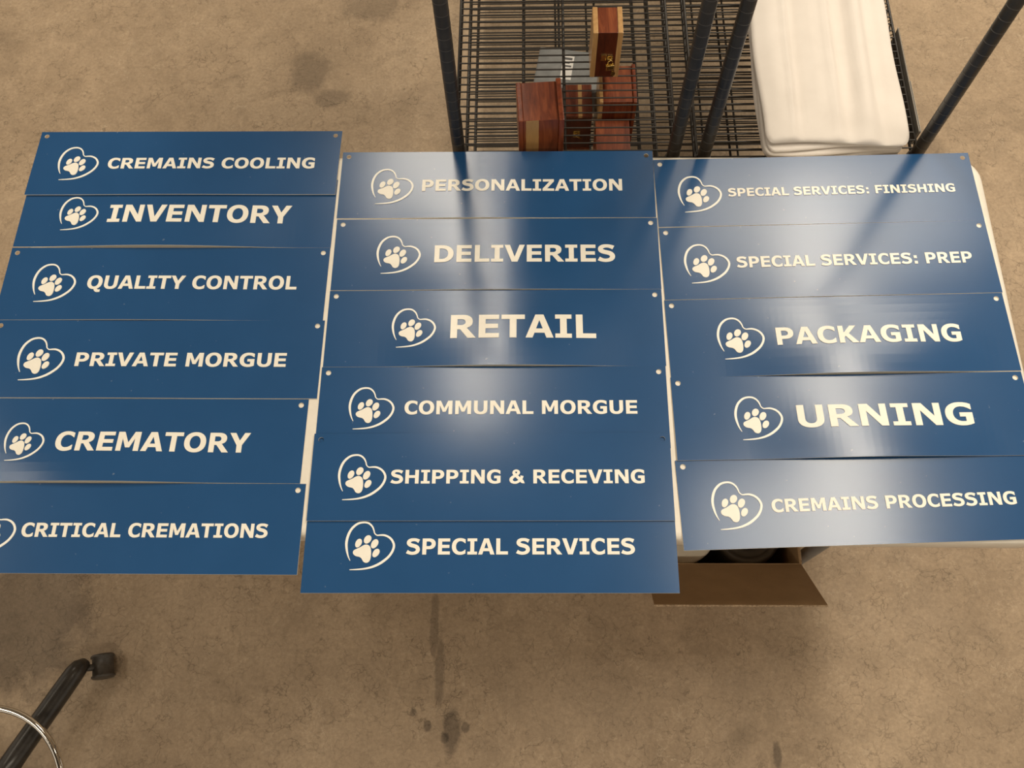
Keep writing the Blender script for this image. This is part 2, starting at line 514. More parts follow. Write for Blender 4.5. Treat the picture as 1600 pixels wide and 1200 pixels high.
O_out = arc(870, 745, 788, 776, 0, 360, 48, 2.2)[:-1]
O_in = arc(870, 745, 392, 492, 0, 360, 48, 2.1)[:-1]
G = {
    'I': (1118, [[[(93, 0), (1025, 0), (1025, 265), (749, 265), (749, 1224), (1025, 1224), (1025, 1489), (93, 1489), (93, 1224), (369, 1224), (369, 265), (93, 265)]]]),
    'E': (1398, [[[(150, 0), (1300, 0), (1300, 288), (534, 288), (534, 610), (1245, 610), (1245, 898), (534, 898), (534, 1201), (1300, 1201), (1300, 1489), (150, 1489)]]]),
    'F': (1331, [[[(150, 0), (534, 0), (534, 590), (1225, 590), (1225, 878), (534, 878), (534, 1201), (1275, 1201), (1275, 1489), (150, 1489)]]]),
    'L': (1305, [[[(150, 0), (1275, 0), (1275, 288), (534, 288), (534, 1489), (150, 1489)]]]),
    'T': (1396, [[[(506, 0), (890, 0), (890, 1201), (1362, 1201), (1362, 1489), (34, 1489), (34, 1201), (506, 1201)]]]),
    'H': (1715, [[[(150, 0), (534, 0), (534, 610), (1180, 610), (1180, 0), (1564, 0), (1564, 1489), (1180, 1489), (1180, 898), (534, 898), (534, 1489), (150, 1489)]]]),
    'N': (1734, [[[(150, 0), (512, 0), (512, 1010), (1214, 0), (1584, 0), (1584, 1489), (1222, 1489), (1222, 615), (622, 1489), (150, 1489)]]]),
    'M': (1942, [[[(150, 0), (512, 0), (512, 985), (812, 265), (1112, 265), (1412, 985), (1412, 0), (1792, 0), (1792, 1489), (1352, 1489), (973, 650), (592, 1489), (150, 1489)]]]),
    'A': (1590, [[[(8, 0), (402, 0), (508, 310), (1072, 310), (1178, 0), (1582, 0), (1026, 1489), (564, 1489)], [(598, 580), (788, 1135), (980, 580)]]]),
    'V': (1564, [[[(560, 0), (1004, 0), (1556, 1489), (1150, 1489), (785, 425), (420, 1489), (8, 1489)]]]),
    'Y': (1509, [[[(565, 0), (949, 0), (949, 560), (1514, 1489), (1086, 1489), (762, 905), (432, 1489), (-5, 1489), (565, 540)]]]),
    'Z': (1417, [[[(66, 0), (1345, 0), (1345, 288), (562, 288), (1330, 1236), (1330, 1489), (94, 1489), (94, 1201), (834, 1201), (66, 262)]]]),
    'K': (1579, [[[(150, 0), (534, 0), (534, 470), (640, 600), (1090, 0), (1566, 0), (914, 815), (1500, 1489), (1044, 1489), (534, 870), (534, 1489), (150, 1489)]]]),
    'P': (1501, [[[(150, 0), (534, 0), (534, 495), (760, 495)] + bowl(760, 1420, 495, 1489)[1:] [::1] + [(150, 1489)], [(534, 775), (534, 1209)] + bowl(650, 1022, 1209, 775)]]),
    'R': (1602, [[[(150, 0), (534, 0), (534, 560), (700, 560), (1130, 0), (1602, 0), (1075, 650)] + arc(820, 1055, 585, 434, -50, 90, 14, 2.3) + [(150, 1489)], [(534, 830), (534, 1213)] + bowl(680, 1000, 1213, 830)]]),
    'D': (1700, [[[(150, 0), (590, 0)] + arc(720, 744.5, 895, 744.5, -90, 90, 26, 2.15) + [(150, 1489)], [(534, 282), (534, 1207), (620, 1207)] + arc(690, 744.5, 515, 462.5, 90, -90, 22, 2.15) + [(620, 282)]]]),
    'C': (1483, [[arc(865, 745, 783, 774, 72, 288, 30, 2.2)[:0] + [(1390, 1400), (1200, 1472), (1020, 1512)] + arc(880, 745, 798, 774, 92, 268, 28, 2.2) + [(1020, -22), (1200, 18), (1390, 92), (1390, 452), (1345, 452), (1220, 348), (1080, 276)] + arc(920, 745, 438, 494, 268, 92, 24, 2.2) + [(1080, 1214), (1220, 1142), (1345, 1040), (1390, 1040)]]]),
    'G': (1661, [[[(1500, 1392), (1320, 1466), (1120, 1510)] + arc(940, 745, 856, 774, 92, 268, 28, 2.2) + [(1120, -18), (1330, 30), (1524, 112), (1524, 835), (840, 835), (840, 560), (1140, 560), (1140, 268), (1060, 256)] + arc(975, 745, 480, 494, 266, 92, 24, 2.2) + [(1150, 1210), (1310, 1135), (1455, 1032), (1500, 1032)]]]),
    'O': (1741, [[O_out, O_in]]),
    'Q': (1741, [[O_out, O_in], [[(760, 60), (880, -40), (960, -200), (1080, -320), (1260, -370), (1560, -345), (1560, -75), (1400, -90), (1290, -60), (1215, 30), (1190, 80)]]]),
    'U': (1663, [[[(140, 1489), (140, 560)] + arc(831, 560, 691, 588, 180, 360, 26, 2.3) + [(1523, 1489), (1139, 1489), (1139, 600)] + arc(831, 590, 308, 340, 360, 180, 20, 2.3) + [(524, 1489)]]]),
    'S': (1455, [[ribbon([(1268, 1228, 355), (1120, 1300, 310), (930, 1362, 285), (745, 1376, 275), (520, 1350, 300), (330, 1240, 350), (280, 1085, 385), (350, 960, 372), (520, 868, 365), (760, 806, 350), (980, 735, 365), (1130, 610, 380), (1180, 440, 385), (1110, 280, 352), (930, 160, 300), (680, 116, 282), (470, 136, 290), (270, 200, 320), (130, 278, 350)])]]),
    '&': (1765, [[ribbon([(1700, 20, 20), (1480, 180, 330), (1250, 400, 330), (980, 660, 330), (740, 890, 320), (570, 1110, 310), (590, 1290, 250), (770, 1390, 230), (980, 1340, 250), (1060, 1180, 310), (960, 1010, 280), (760, 860, 260), (480, 690, 300), (290, 470, 360), (330, 240, 350), (560, 100, 270), (840, 110, 270), (1130, 270, 270), (1340, 520, 280), (1425, 820, 330)], 8)]]),
    ':': (824, [[[(220, 0), (604, 0), (604, 370), (220, 370)]], [[(220, 745), (604, 745), (604, 1115), (220, 1115)]]]),
    ' ': (700, []),
}


def fix_P():
    b = [(760, 495)] + arc(800, 992, 620, 497, -90, 90, 20, 2.2) + [(760, 1489)]
    G['P'] = (1501, [[[(150, 0), (534, 0), (534, 495)] + b + [(150, 1489)],
                      [(534, 775), (534, 1209)] + arc(740, 992, 285, 217, 90, -90, 16, 2.2)]])


fix_P()


def lettering(bm, text, x0, x1, y0, cap, zf):
    adv = []
    x = 0
    lo, hi = 1e9, -1e9
    for ch in text:
        wd, parts = G[ch]
        for p in parts:
            for q in p[0]:
                lo = min(lo, x + q[0])
                hi = max(hi, x + q[0])
        adv.append(x)
        x += wd
    sx = (x1 - x0) / (hi - lo)
    sy = cap / CAP
    for ch, ax in zip(text, adv):
        for p in G[ch][1]:
            if ch in '&S':
                c = [(x0 + (ax + q[0] - lo) * sx, y0 + q[1] * sy) for q in p[0]]
                strip_solid(bm, c, zf)
            else:
                prism2d(bm, [[(x0 + (ax + q[0] - lo) * sx, y0 + q[1] * sy) for q in c] for c in p],
                        lambda a, b: zf(a, b), lambda a, b: zf(a, b) + RAISE)


RAISE = 0.0010


def strip_solid(bm, outline, zf, raise_=None):
    """solid from a ribbon outline (left side then reversed right side), built as a quad strip"""
    h = RAISE if raise_ is None else raise_
    n = len(outline) // 2
    L = outline[:n]
    R = outline[n:][::-1]
    mk = lambda p, dz: bm.verts.new((p[0], p[1], zf(*p) + dz))
    Lt, Rt = [mk(p, h + 1.5e-6 * i) for i, p in enumerate(L)], [mk(p, h + 1.5e-6 * i) for i, p in enumerate(R)]
    Lb, Rb = [mk(p, -1e-5) for p in L], [mk(p, -1e-5) for p in R]
    for i in range(n - 1):
        bm.faces.new((Rt[i], Rt[i + 1], Lt[i + 1], Lt[i]))
        bm.faces.new((Rb[i + 1], Rb[i], Lb[i], Lb[i + 1]))
        bm.faces.new((Lt[i], Lt[i + 1], Lb[i + 1], Lb[i]))
        bm.faces.new((Rt[i + 1], Rt[i], Rb[i], Rb[i + 1]))
    bm.faces.new((Lt[0], Lb[0], Rb[0], Rt[0]))
    bm.faces.new((Lt[-1], Rt[-1], Rb[-1], Lb[-1]))


# heart line (x, y, width in mm) and paw, in metres from the sign's centre
HEART = [(-0.22813, -0.02424, 1.0), (-0.23186, -0.01641, 2.2), (-0.23461, -0.00697, 3.4), (-0.23607, 0.0041, 4.1), (-0.23467, 0.01524, 4.2),
         (-0.23065, 0.02563, 4.0), (-0.22479, 0.03284, 3.8), (-0.21745, 0.03767, 3.4), (-0.20795, 0.0391, 3.1), (-0.20063, 0.03715, 3.0),
         (-0.19503, 0.03199, 2.7), (-0.19192, 0.02556, 2.2), (-0.19069, 0.02124, 1.9), (-0.18665, 0.01756, 1.9), (-0.1803, 0.01771, 2.6),
         (-0.17392, 0.01738, 3.1), (-0.1666, 0.01434, 3.4), (-0.16075, 0.00876, 3.6), (-0.15747, 0.00083, 3.7), (-0.15905, -0.00784, 3.8),
         (-0.16409, -0.01648, 3.9), (-0.17079, -0.02304, 4.0), (-0.17984, -0.02943, 4.0), (-0.19052, -0.03424, 3.5), (-0.20132, -0.03703, 2.8),
         (-0.21377, -0.03841, 2.2), (-0.22783, -0.03903, 1.1)]
PAD = [(-0.20312, 0.00216), (-0.19858, 0.00057), (-0.19563, -0.00354), (-0.19431, -0.01173), (-0.19483, -0.02083), (-0.19703, -0.02583),
       (-0.20114, -0.02785), (-0.20597, -0.02613), (-0.2093, -0.02113), (-0.2128, -0.01831), (-0.21921, -0.01673), (-0.22338, -0.01359),
       (-0.22428, -0.00981), (-0.22199, -0.00651), (-0.21387, -0.00273), (-0.20779, 0.0009)]
TOES = [(-0.21598, 0.00488, 0.0050, 0.0076, -24), (-0.20131, 0.01089, 0.0056, 0.0074, -32), (-0.18928, 0.00373, 0.0054, 0.0081, -28), (-0.18613, -0.01142, 0.0050, 0.0076, -32)]


def smooth_closed(P, steps=4):
    n = len(P)
    out = []
    for i in range(n):
        p0, p1, p2, p3 = P[i - 1], P[i], P[(i + 1) % n], P[(i + 2) % n]
        for s in range(steps):
            t = s / steps
            out.append(tuple(0.5 * (2 * p1[k] + (p2[k] - p0[k]) * t + (2 * p0[k] - 5 * p1[k] + 4 * p2[k] - p3[k]) * t * t
                       + (3 * p1[k] - p0[k] - 3 * p2[k] + p3[k]) * t ** 3) for k in range(2)))
    return out


# ------------------------------------------------------------------ the signs
W, H, TH = 0.6096, 0.1524, 0.0020
HOLE_X, HOLE_Y, HOLE_R = 0.2923, 0.0650, 0.0047

#  text, x, y, turn, text left, text right, baseline, cap height, emblem dx, dy, scale, (lift back, lift front, arch front, arch centre, arch half width), label
SIGNS = [
    ('CREMAINS COOLING', -0.6848, 1.0472, -0.44, -0.1537, 0.2575, -0.0153, 0.0255, -0.0183, -0.0027, 0.993, (0.0, 0.0045, 0.0016, -0.02, 0.24), 'back end of the left row, overhanging the table'),
    ('INVENTORY', -0.6844, 0.9321, -0.64, -0.1315, 0.2219, -0.0239, 0.0398, -0.0066, -0.0036, 0.936, (0.0, 0.0, 0.0085, -0.02, 0.27), 'left row, its top edge tucked under the sign behind'),
    ('QUALITY CONTROL', -0.6861, 0.7784, -0.43, -0.1440, 0.2493, -0.0128, 0.0281, -0.0098, 0.0000, 1.003, (0.0, 0.0, 0.0032, -0.05, 0.25), 'middle of the left row'),
    ('PRIVATE MORGUE', -0.6832, 0.6257, -0.36, -0.1389, 0.2426, -0.0159, 0.0267, 0.0049, -0.0016, 1.056, (0.0, 0.0, 0.0014, -0.08, 0.20), 'left row'),
    ('CREMATORY', -0.6981, 0.4720, -0.35, -0.1265, 0.2106, -0.0223, 0.0353, -0.0110, -0.0053, 0.873, (0.0, 0.0, 0.0105, -0.05, 0.24), 'left row, shifted a little to the left'),
    ('CRITICAL CREMATIONS', -0.6885, 0.3180, -0.18, -0.1644, 0.2491, -0.0162, 0.0237, -0.0186, -0.0049, 1.000, (0.0, 0.0, 0.0, 0.0, 0.3), 'front end of the left row'),
    ('PERSONALIZATION', -0.0693, 0.9920, -0.26, -0.1439, 0.2427, -0.0161, 0.0262, -0.0038, -0.0051, 1.007, (0.0, 0.0, 0.0022, -0.04, 0.17), 'back end of the centre row, in front of the wire rack'),
    ('DELIVERIES', -0.0684, 0.8376, -0.08, -0.1147, 0.2223, -0.0190, 0.0365, 0.0169, -0.0021, 1.012, (0.0, 0.0, 0.0034, 0.02, 0.26), 'centre row, second from the wire rack'),
    ('RETAIL', -0.0689, 0.6843, 0.01, -0.0790, 0.1829, -0.0229, 0.0473, 0.0466, -0.0008, 0.977, (0.0, 0.0, 0.0085, 0.02, 0.24), 'middle of the centre row'),
    ('COMMUNAL MORGUE', -0.0702, 0.5317, 0.06, -0.1532, 0.2512, -0.0138, 0.0250, -0.0190, -0.0025, 0.976, (0.0, 0.0, 0.0, 0.0, 0.3), 'centre row, front edge under the next sign'),
    ('SHIPPING & RECEVING', -0.0713, 0.4058, 0.09, -0.1687, 0.2583, -0.0129, 0.0239, -0.0203, -0.0017, 0.999, (0.0034, 0.0034, 0.0, 0.0, 0.3), 'centre row, lying on both its neighbours'),
    ('SPECIAL SERVICES', -0.0709, 0.2888, 0.17, -0.1371, 0.2367, -0.0144, 0.0264, 0.0001, 0.0000, 1.000, (0.0, 0.0, 0.0, 0.0, 0.3), 'front end of the centre row'),
    ('SPECIAL SERVICES: FINISHING', 0.5420, 0.9741, 0.96, -0.1674, 0.2632, -0.0122, 0.0184, -0.0212, -0.0053, 1.015, (0.0, 0.0, 0.0, 0.0, 0.3), 'beside the folded white fabric'),
    ('SPECIAL SERVICES: PREP', 0.5446, 0.8208, 1.14, -0.1672, 0.2647, -0.0134, 0.0230, -0.0194, -0.0033, 1.026, (0.0, 0.0, 0.0010, 0.0, 0.25), 'right row, second from the fabric'),
    ('PACKAGING', 0.5461, 0.6674, 1.14, -0.1121, 0.2140, -0.0190, 0.0345, 0.0250, -0.0033, 1.016, (0.0, 0.0, 0.0095, 0.03, 0.25), 'middle of the right row'),
    ('URNING', 0.5476, 0.5143, 0.90, -0.0939, 0.2040, -0.0215, 0.0410, 0.0361, -0.0027, 0.995, (0.0, 0.0026, 0.0070, 0.03, 0.22), 'right row, second from the front'),
    ('CREMAINS PROCESSING', 0.5473, 0.3683, 2.02, -0.1534, 0.2479, -0.0182, 0.0219, -0.0102, -0.0044, 1.015, (0.0, 0.0, 0.0, 0.0, 0.3), 'front end of the right row, above the cardboard box'),
]


def frange(a, b, n):
    return [a + (b - a) * k / n for k in range(n + 1)]


def sign_panel(bm, zf):
    s = 0.0068
    hx0, hx1 = HOLE_X - s, HOLE_X + s
    xs = [-W / 2] + [-hx1] + frange(-hx0, hx0, 44) + [hx1, W / 2]
    ys = frange(-H / 2, HOLE_Y - s, 8) + [HOLE_Y + s, H / 2]
    nx, ny = len(xs), len(ys)
    grid = {}
    for lv in (0, 1):
        for i in range(nx):
            for j in range(ny):
                grid[i, j, lv] = bm.verts.new((xs[i], ys[j], zf(xs[i], ys[j]) - (0 if lv else TH)))
    jh = ny - 3                      # the cell row that carries the holes
    holes = {1: -HOLE_X, nx - 3: HOLE_X}
    for i in range(nx - 1):
        for j in range(ny - 1):
            if j == jh and i in holes:
                cx, cy = holes[i], HOLE_Y
                n = 24
                ring = {}
                for lv in (0, 1):
                    ring[lv] = []
                    for k in range(n):
                        a = math.radians(225 + 360 * k / n)
                        x, y = cx + HOLE_R * math.cos(a), cy + HOLE_R * math.sin(a)
                        ring[lv].append(bm.verts.new((x, y, zf(x, y) - (0 if lv else TH))))
                    cs = [grid[i, j, lv], grid[i + 1, j, lv], grid[i + 1, j + 1, lv], grid[i, j + 1, lv]]
                    q = n // 4
                    for e in range(4):
                        for k in range(q):
                            a, b = ring[lv][(e * q + k) % n], ring[lv][(e * q + k + 1) % n]
                            if k < q // 2:
                                f = bm.faces.new((cs[e], b, a))
                            else:
                                f = bm.faces.new((cs[(e + 1) % 4], b, a))
                            f.material_index = 0 if lv else 1
                            if k == q // 2 - 1:
                                f = bm.faces.new((cs[e], cs[(e + 1) % 4], b))
                                f.material_index = 0 if lv else 1
                for k in range(n):
                    f = bm.faces.new((ring[0][k], ring[1][k], ring[1][(k + 1) % n], ring[0][(k + 1) % n]))
                    f.material_index = 1
                continue
            bm.faces.new((grid[i, j, 1], grid[i + 1, j, 1], grid[i + 1, j + 1, 1], grid[i, j + 1, 1])).material_index = 0
            bm.faces.new((grid[i, j, 0], grid[i, j + 1, 0], grid[i + 1, j + 1, 0], grid[i + 1, j, 0])).material_index = 1
    for i in range(nx - 1):
        for j in (0, ny - 1):
            bm.faces.new((grid[i, j, 0], grid[i + 1, j, 0], grid[i + 1, j, 1], grid[i, j, 1])).material_index = 1
    for j in range(ny - 1):
        for i in (0, nx - 1):
            bm.faces.new((grid[i, j, 0], grid[i, j + 1, 0], grid[i, j + 1, 1], grid[i, j, 1])).material_index = 1


for (text, sx, sy, th, tx0, tx1, base, cap, ex, ey, es, (lb, lf, af, ac, aw), where) in SIGNS:
    rt = thing('department_sign', (sx, sy, T), th,
               'blue sign reading %s, %s' % (text, where), 'sign', 'blue department signs laid out on the table')

    def zf(x, y, lb=lb, lf=lf, af=af, ac=ac, aw=aw):
        v = (H / 2 - y) / H
        z = TH + 0.0002 + lb + (lf - lb) * v
        d = abs(x - ac) / aw
        if d < 1:
            z += af * (1 - d * d) ** 2 * v * v * (3 - 2 * v)
        return z

    bm = bmesh.new()
    sign_panel(bm, zf)
    p = link('panel', bm, [M['blue'], M['core']], rt)
    bm = bmesh.new()
    lettering(bm, text, tx0, tx1, base, cap, zf)
    link('lettering', bm, M['ivory'], rt)
    E = lambda x, y: (x * es + ex, y * es + ey)
    bm = bmesh.new()
    strip_solid(bm, ribbon([(*E(x, y), wd * es * 0.001) for x, y, wd in HEART], 4), zf)
    link('heart_outline', bm, M['heart'], rt)
    bm = bmesh.new()
    prism2d(bm, [[E(*q) for q in smooth_closed(PAD)]], zf, lambda a, b: zf(a, b) + RAISE)
    for cx, cy, ra, rb, ang in TOES:
        g = math.radians(ang)
        pts = []
        for k in range(24):
            t = 2 * math.pi * k / 24
            x, y = ra * math.cos(t), rb * math.sin(t) * (1.0 - 0.06 * math.sin(t))
            pts.append(E(cx + x * math.cos(g) - y * math.sin(g), cy + x * math.sin(g) + y * math.cos(g)))
        prism2d(bm, [pts], zf, lambda a, b: zf(a, b) + RAISE)
    link('paw_print', bm, M['ivory'], rt)

# ------------------------------------------------------------------ wire racks
RACK_Y0, RACK_Y1 = 1.085, 2.275
SHELF_Z = (0.20, 0.457, 0.688)
POST_TOP = 1.80


def wire_rack(x0, x1, label, upper, upper2=None):
    xc = (x0 + x1) / 2
    yc = (RACK_Y0 + RACK_Y1) / 2
    rk = thing('wire_rack', (xc, yc, 0), 0, label, 'rack', 'black wire racks behind the table')
    hx, hy = (x1 - x0) / 2, (RACK_Y1 - RACK_Y0) / 2
    for px in (-hx, hx):
        for py in (-hy, hy):
            bm = bmesh.new()
            tube(bm, [(px, py, 0.03), (px, py, POST_TOP)], 0.0127, 20)
            z = 0.12
            while z < POST_TOP - 0.02:
                tube(bm, [(px, py, z), (px, py, z + 0.0016)], 0.01295, 20, mat=1)
                z += 0.0254
            tube(bm, [(px, py, POST_TOP), (px, py, POST_TOP + 0.008)], [0.0127, 0.006], 20, mat=0)
            tube(bm, [(px, py, 0.0), (px, py, 0.03)], [0.020, 0.013], 16)
            link('post', bm, [M['post'], M['groove']], rk)
    for z in SHELF_Z + tuple(upper):
        sh = None
        bm = bmesh.new()
        ex, ey = hx + 0.010, hy - 0.004
        r = 0.0032
        # double rim wires and the zigzag between them, on all four sides
        for dz in (0.0, -0.026):
            for sxx in (-1, 1):
                tube(bm, [(sxx * ex, -ey, z + dz), (sxx * ex, ey, z + dz)], r, 6)
            for syy in (-1, 1):
                tube(bm, [(-ex, syy * ey, z + dz), (ex, syy * ey, z + dz)], r, 6)
        for sxx in (-1, 1):
            n = 60
            tube(bm, [(sxx * ex, -ey + 2 * ey * k / n, z - 0.026 * (k % 2)) for k in range(n + 1)], 0.0019, 5)
        for syy in (-1, 1):
            n = 20
            tube(bm, [(-ex + 2 * ex * k / n, syy * ey, z - 0.026 * (k % 2)) for k in range(n + 1)], 0.0019, 5)
        # lengthwise ribs
        for q in ((0.0,) if z > 0.6 else (-0.09, 0.0, 0.09)):
            tube(bm, [(q, -ey, z - 0.006), (q, ey, z - 0.006)], 0.0030, 6)
            if z > 0.6:
                tube(bm, [(q, -ey, z - 0.026), (q, ey, z - 0.026)], 0.0026, 6)
        # crosswise wires
        n = 62
        for k in range(n + 1):
            y = -ey + 2 * ey * k / n
            tube(bm, [(-ex, y, z + 0.001), (ex, y, z + 0.001)], 0.0018, 5, caps=False)
        # corner collars
        sh = link('shelf', bm, M['wire'], rk)
        for px in (-hx, hx):
            for py in (-hy, hy):
                bm = bmesh.new()
                lathe(bm, [(0.0128, -0.030), (0.0175, -0.030), (0.0160, 0.006), (0.0128, 0.006)], 20, (px, py, z), close=True)
                link('corner_collar', bm, M['wire'], sh)
    return rk


wire_rack(-0.146, 0.283, 'black wire rack holding the red cedar chests, with its narrow end to the table', (1.30,))
wire_rack(0.345, 0.768, 'black wire rack holding the folded white fabric, with its narrow end to the table', ())

# two lidded totes on the shelf above, whose dark shapes show in the signs as reflections
for ty0, ty1, lab in ((1.105, 1.620, 'dark grey lidded tote on the high shelf, at the table end'), (1.680, 2.240, 'dark grey lidded tote on the high shelf, at the far end')):
    tt = thing('storage_tote', (0.085, (ty0 + ty1) / 2, 1.304), 0, lab, 'tote', 'totes on the high shelf')
    hy_ = (ty1 - ty0) / 2
    bm = bmesh.new()
    box(bm, -0.165, 0.165, -hy_ + 0.012, hy_ - 0.012, 0.0, 0.270, 0.008)
    link('tub', bm, M['tote'], tt)
    bm = bmesh.new()
    box(bm, -0.178, 0.178, -hy_, hy_, 0.255, 0.290, 0.006)
    link('lid', bm, M['tote'], tt)

# clear label strip clipped to the right rack
bm = bmesh.new()
box(bm, 0.7825, 0.7850, 1.14, 1.41, 0.660, 0.700, 0.0005)
box(bm, 0.7825, 0.7900, 1.14, 1.41, 0.658, 0.660, 0.0005)
box(bm, 0.7860, 0.7872, 1.14, 1.27, 0.661, 0.696)
box(bm, 0.7822, 0.7828, 1.14, 1.41, 0.699, 0.702, mat=1)
box(bm, 0.7868, 0.7874, 1.14, 1.27, 0.695, 0.699, mat=1)
tag(link('label_holder', bm, [M['clear'], M['edge_highlight']]), 'clear plastic label holder clipped along the right side of the fabric rack', 'label holder')

SH1 = SHELF_Z[1] + 0.003
SH2 = SHELF_Z[2] + 0.003

# ------------------------------------------------------------------ folded white fabric
FX0, FX1, FY0, FY1, FZ = 0.456, 0.736, 1.064, 1.900, 0.752
fab = thing('folded_fabric', ((FX0 + FX1) / 2, (FY0 + FY1) / 2, SH2), 0, 'thick stack of folded white fabric lying along the right wire rack', 'fabric')
fhx, fhy = (FX1 - FX0) / 2, (FY1 - FY0) / 2


def fabric_layer(z0, z1, hx, y0, y1, seed, wav, dx=0.0):
    """one folded layer: a soft slab with rounded folds and lengthwise waves"""
    bm = bmesh.new()
    nx, ny = 48, 44
    rr = random.Random(seed)
    ridges = [(rr.uniform(-hx * .8, hx * .8), rr.uniform(0.008, 0.022), rr.uniform(-1, 1) * wav, rr.uniform(-0.03, 0.03)) for _ in range(5)]
    if wav > 0.004:
        ridges = [(-0.070, 0.006, 0.0080, 0.030), (-0.054, 0.008, -0.0080, 0.030), (-0.016, 0.018, 0.0060, 0.02), (0.014, 0.011, 0.0110, 0.024), (0.040, 0.014, -0.0150, 0.026), (0.076, 0.016, 0.0120, 0.030), (0.104, 0.012, -0.0100, 0.022), (-0.105, 0.020, 0.0040, 0.0)]
    th = z1 - z0
    rad = min(th * 0.5, 0.010)

    def edge(d):                      # rounding towards a fold at distance d
        if d >= rad:
            return 0.0
        t = 1 - d / rad
        return rad * (1 - math.sqrt(max(0.0, 1 - t * t)))
    top, bot = {}, {}
    us = [-1 + 2 * i / nx for i in range(nx + 1)]
    us = [math.copysign(1 - (1 - abs(u)) ** 1.5, u) for u in us]
    vs = [-1 + 2 * j / ny for j in range(ny + 1)]
    vs = [math.copysign(1 - (1 - abs(q)) ** 1.6, q) for q in vs]
    for i, u in enumerate(us):
        for j, q in enumerate(vs):
            yy = (y0 + y1) / 2 + q * (y1 - y0) / 2
            s = (q + 1) / 2
            d0 = min(yy - y0, 0.030)
            hxe = hx - 0.016 * (1 - math.sqrt(max(0.0, 1 - (1 - d0 / 0.030) ** 2)))
            xx = dx + u * hxe * (1 + 0.012 * math.sin(3 * q + seed)) + 0.002 * math.sin(9 * q + seed)
            z = z1
            for c, wd, a, dr in ridges:
                z += a * math.exp(-((xx - c - dr * (s - .5)) / wd) ** 2) * (0.25 + 0.75 * min(1.0, s * 7, (1 - s) * 7))
            z -= wav * 0.4 * (1 + math.sin(6.0 * u + seed))
            e = edge(hx * (1 - abs(u))) + edge((yy - y0)) + edge((y1 - yy))
            e = min(e, th * 0.5)
            yb = 0.006 * math.sin(u * 2.2 + seed) * (1 - s) ** 6
            top[i, j] = bm.verts.new((xx, yy + yb, max(z - e, z0 + th * 0.5)))
            bot[i, j] = bm.verts.new((xx, yy + yb, z0 + min(e, th * 0.45)))
    for i in range(nx):
        for j in range(ny):
            bm.faces.new((top[i, j], top[i + 1, j], top[i + 1, j + 1], top[i, j + 1])).smooth = True
            bm.faces.new((bot[i, j], bot[i, j + 1], bot[i + 1, j + 1], bot[i + 1, j])).smooth = True
    for i in range(nx):
        for j in (0, ny):
            bm.faces.new((bot[i, j], bot[i + 1, j], top[i + 1, j], top[i, j])).smooth = True
    for j in range(ny):
        for i in (0, nx):
            bm.faces.new((bot[i, j], bot[i, j + 1], top[i, j + 1], top[i, j])).smooth = True
    return bm


LAYERS = ((0.000, 0.0120, fhx - 0.012, 0.006, 0.002), (0.0125, 0.0235, fhx - 0.006, 0.003, -0.003), (0.0240, 0.0335, fhx - 0.004, 0.005, 0.001),
          (0.0340, 0.0420, fhx - 0.002, 0.002, -0.001), (0.0425, 0.0500, fhx - 0.004, 0.007, 0.001))
for k, (za, zb, hx_, dy, dxx) in enumerate(LAYERS):
    link('fold_layer', fabric_layer(za, zb, hx_, -fhy + dy, fhy, 3 + k, 0.0, dxx), M['cloth'], fab)
link('top_layer', fabric_layer(0.0505, 0.066, fhx, -fhy + 0.010, fhy, 9, 0.005), M['cloth'], fab)


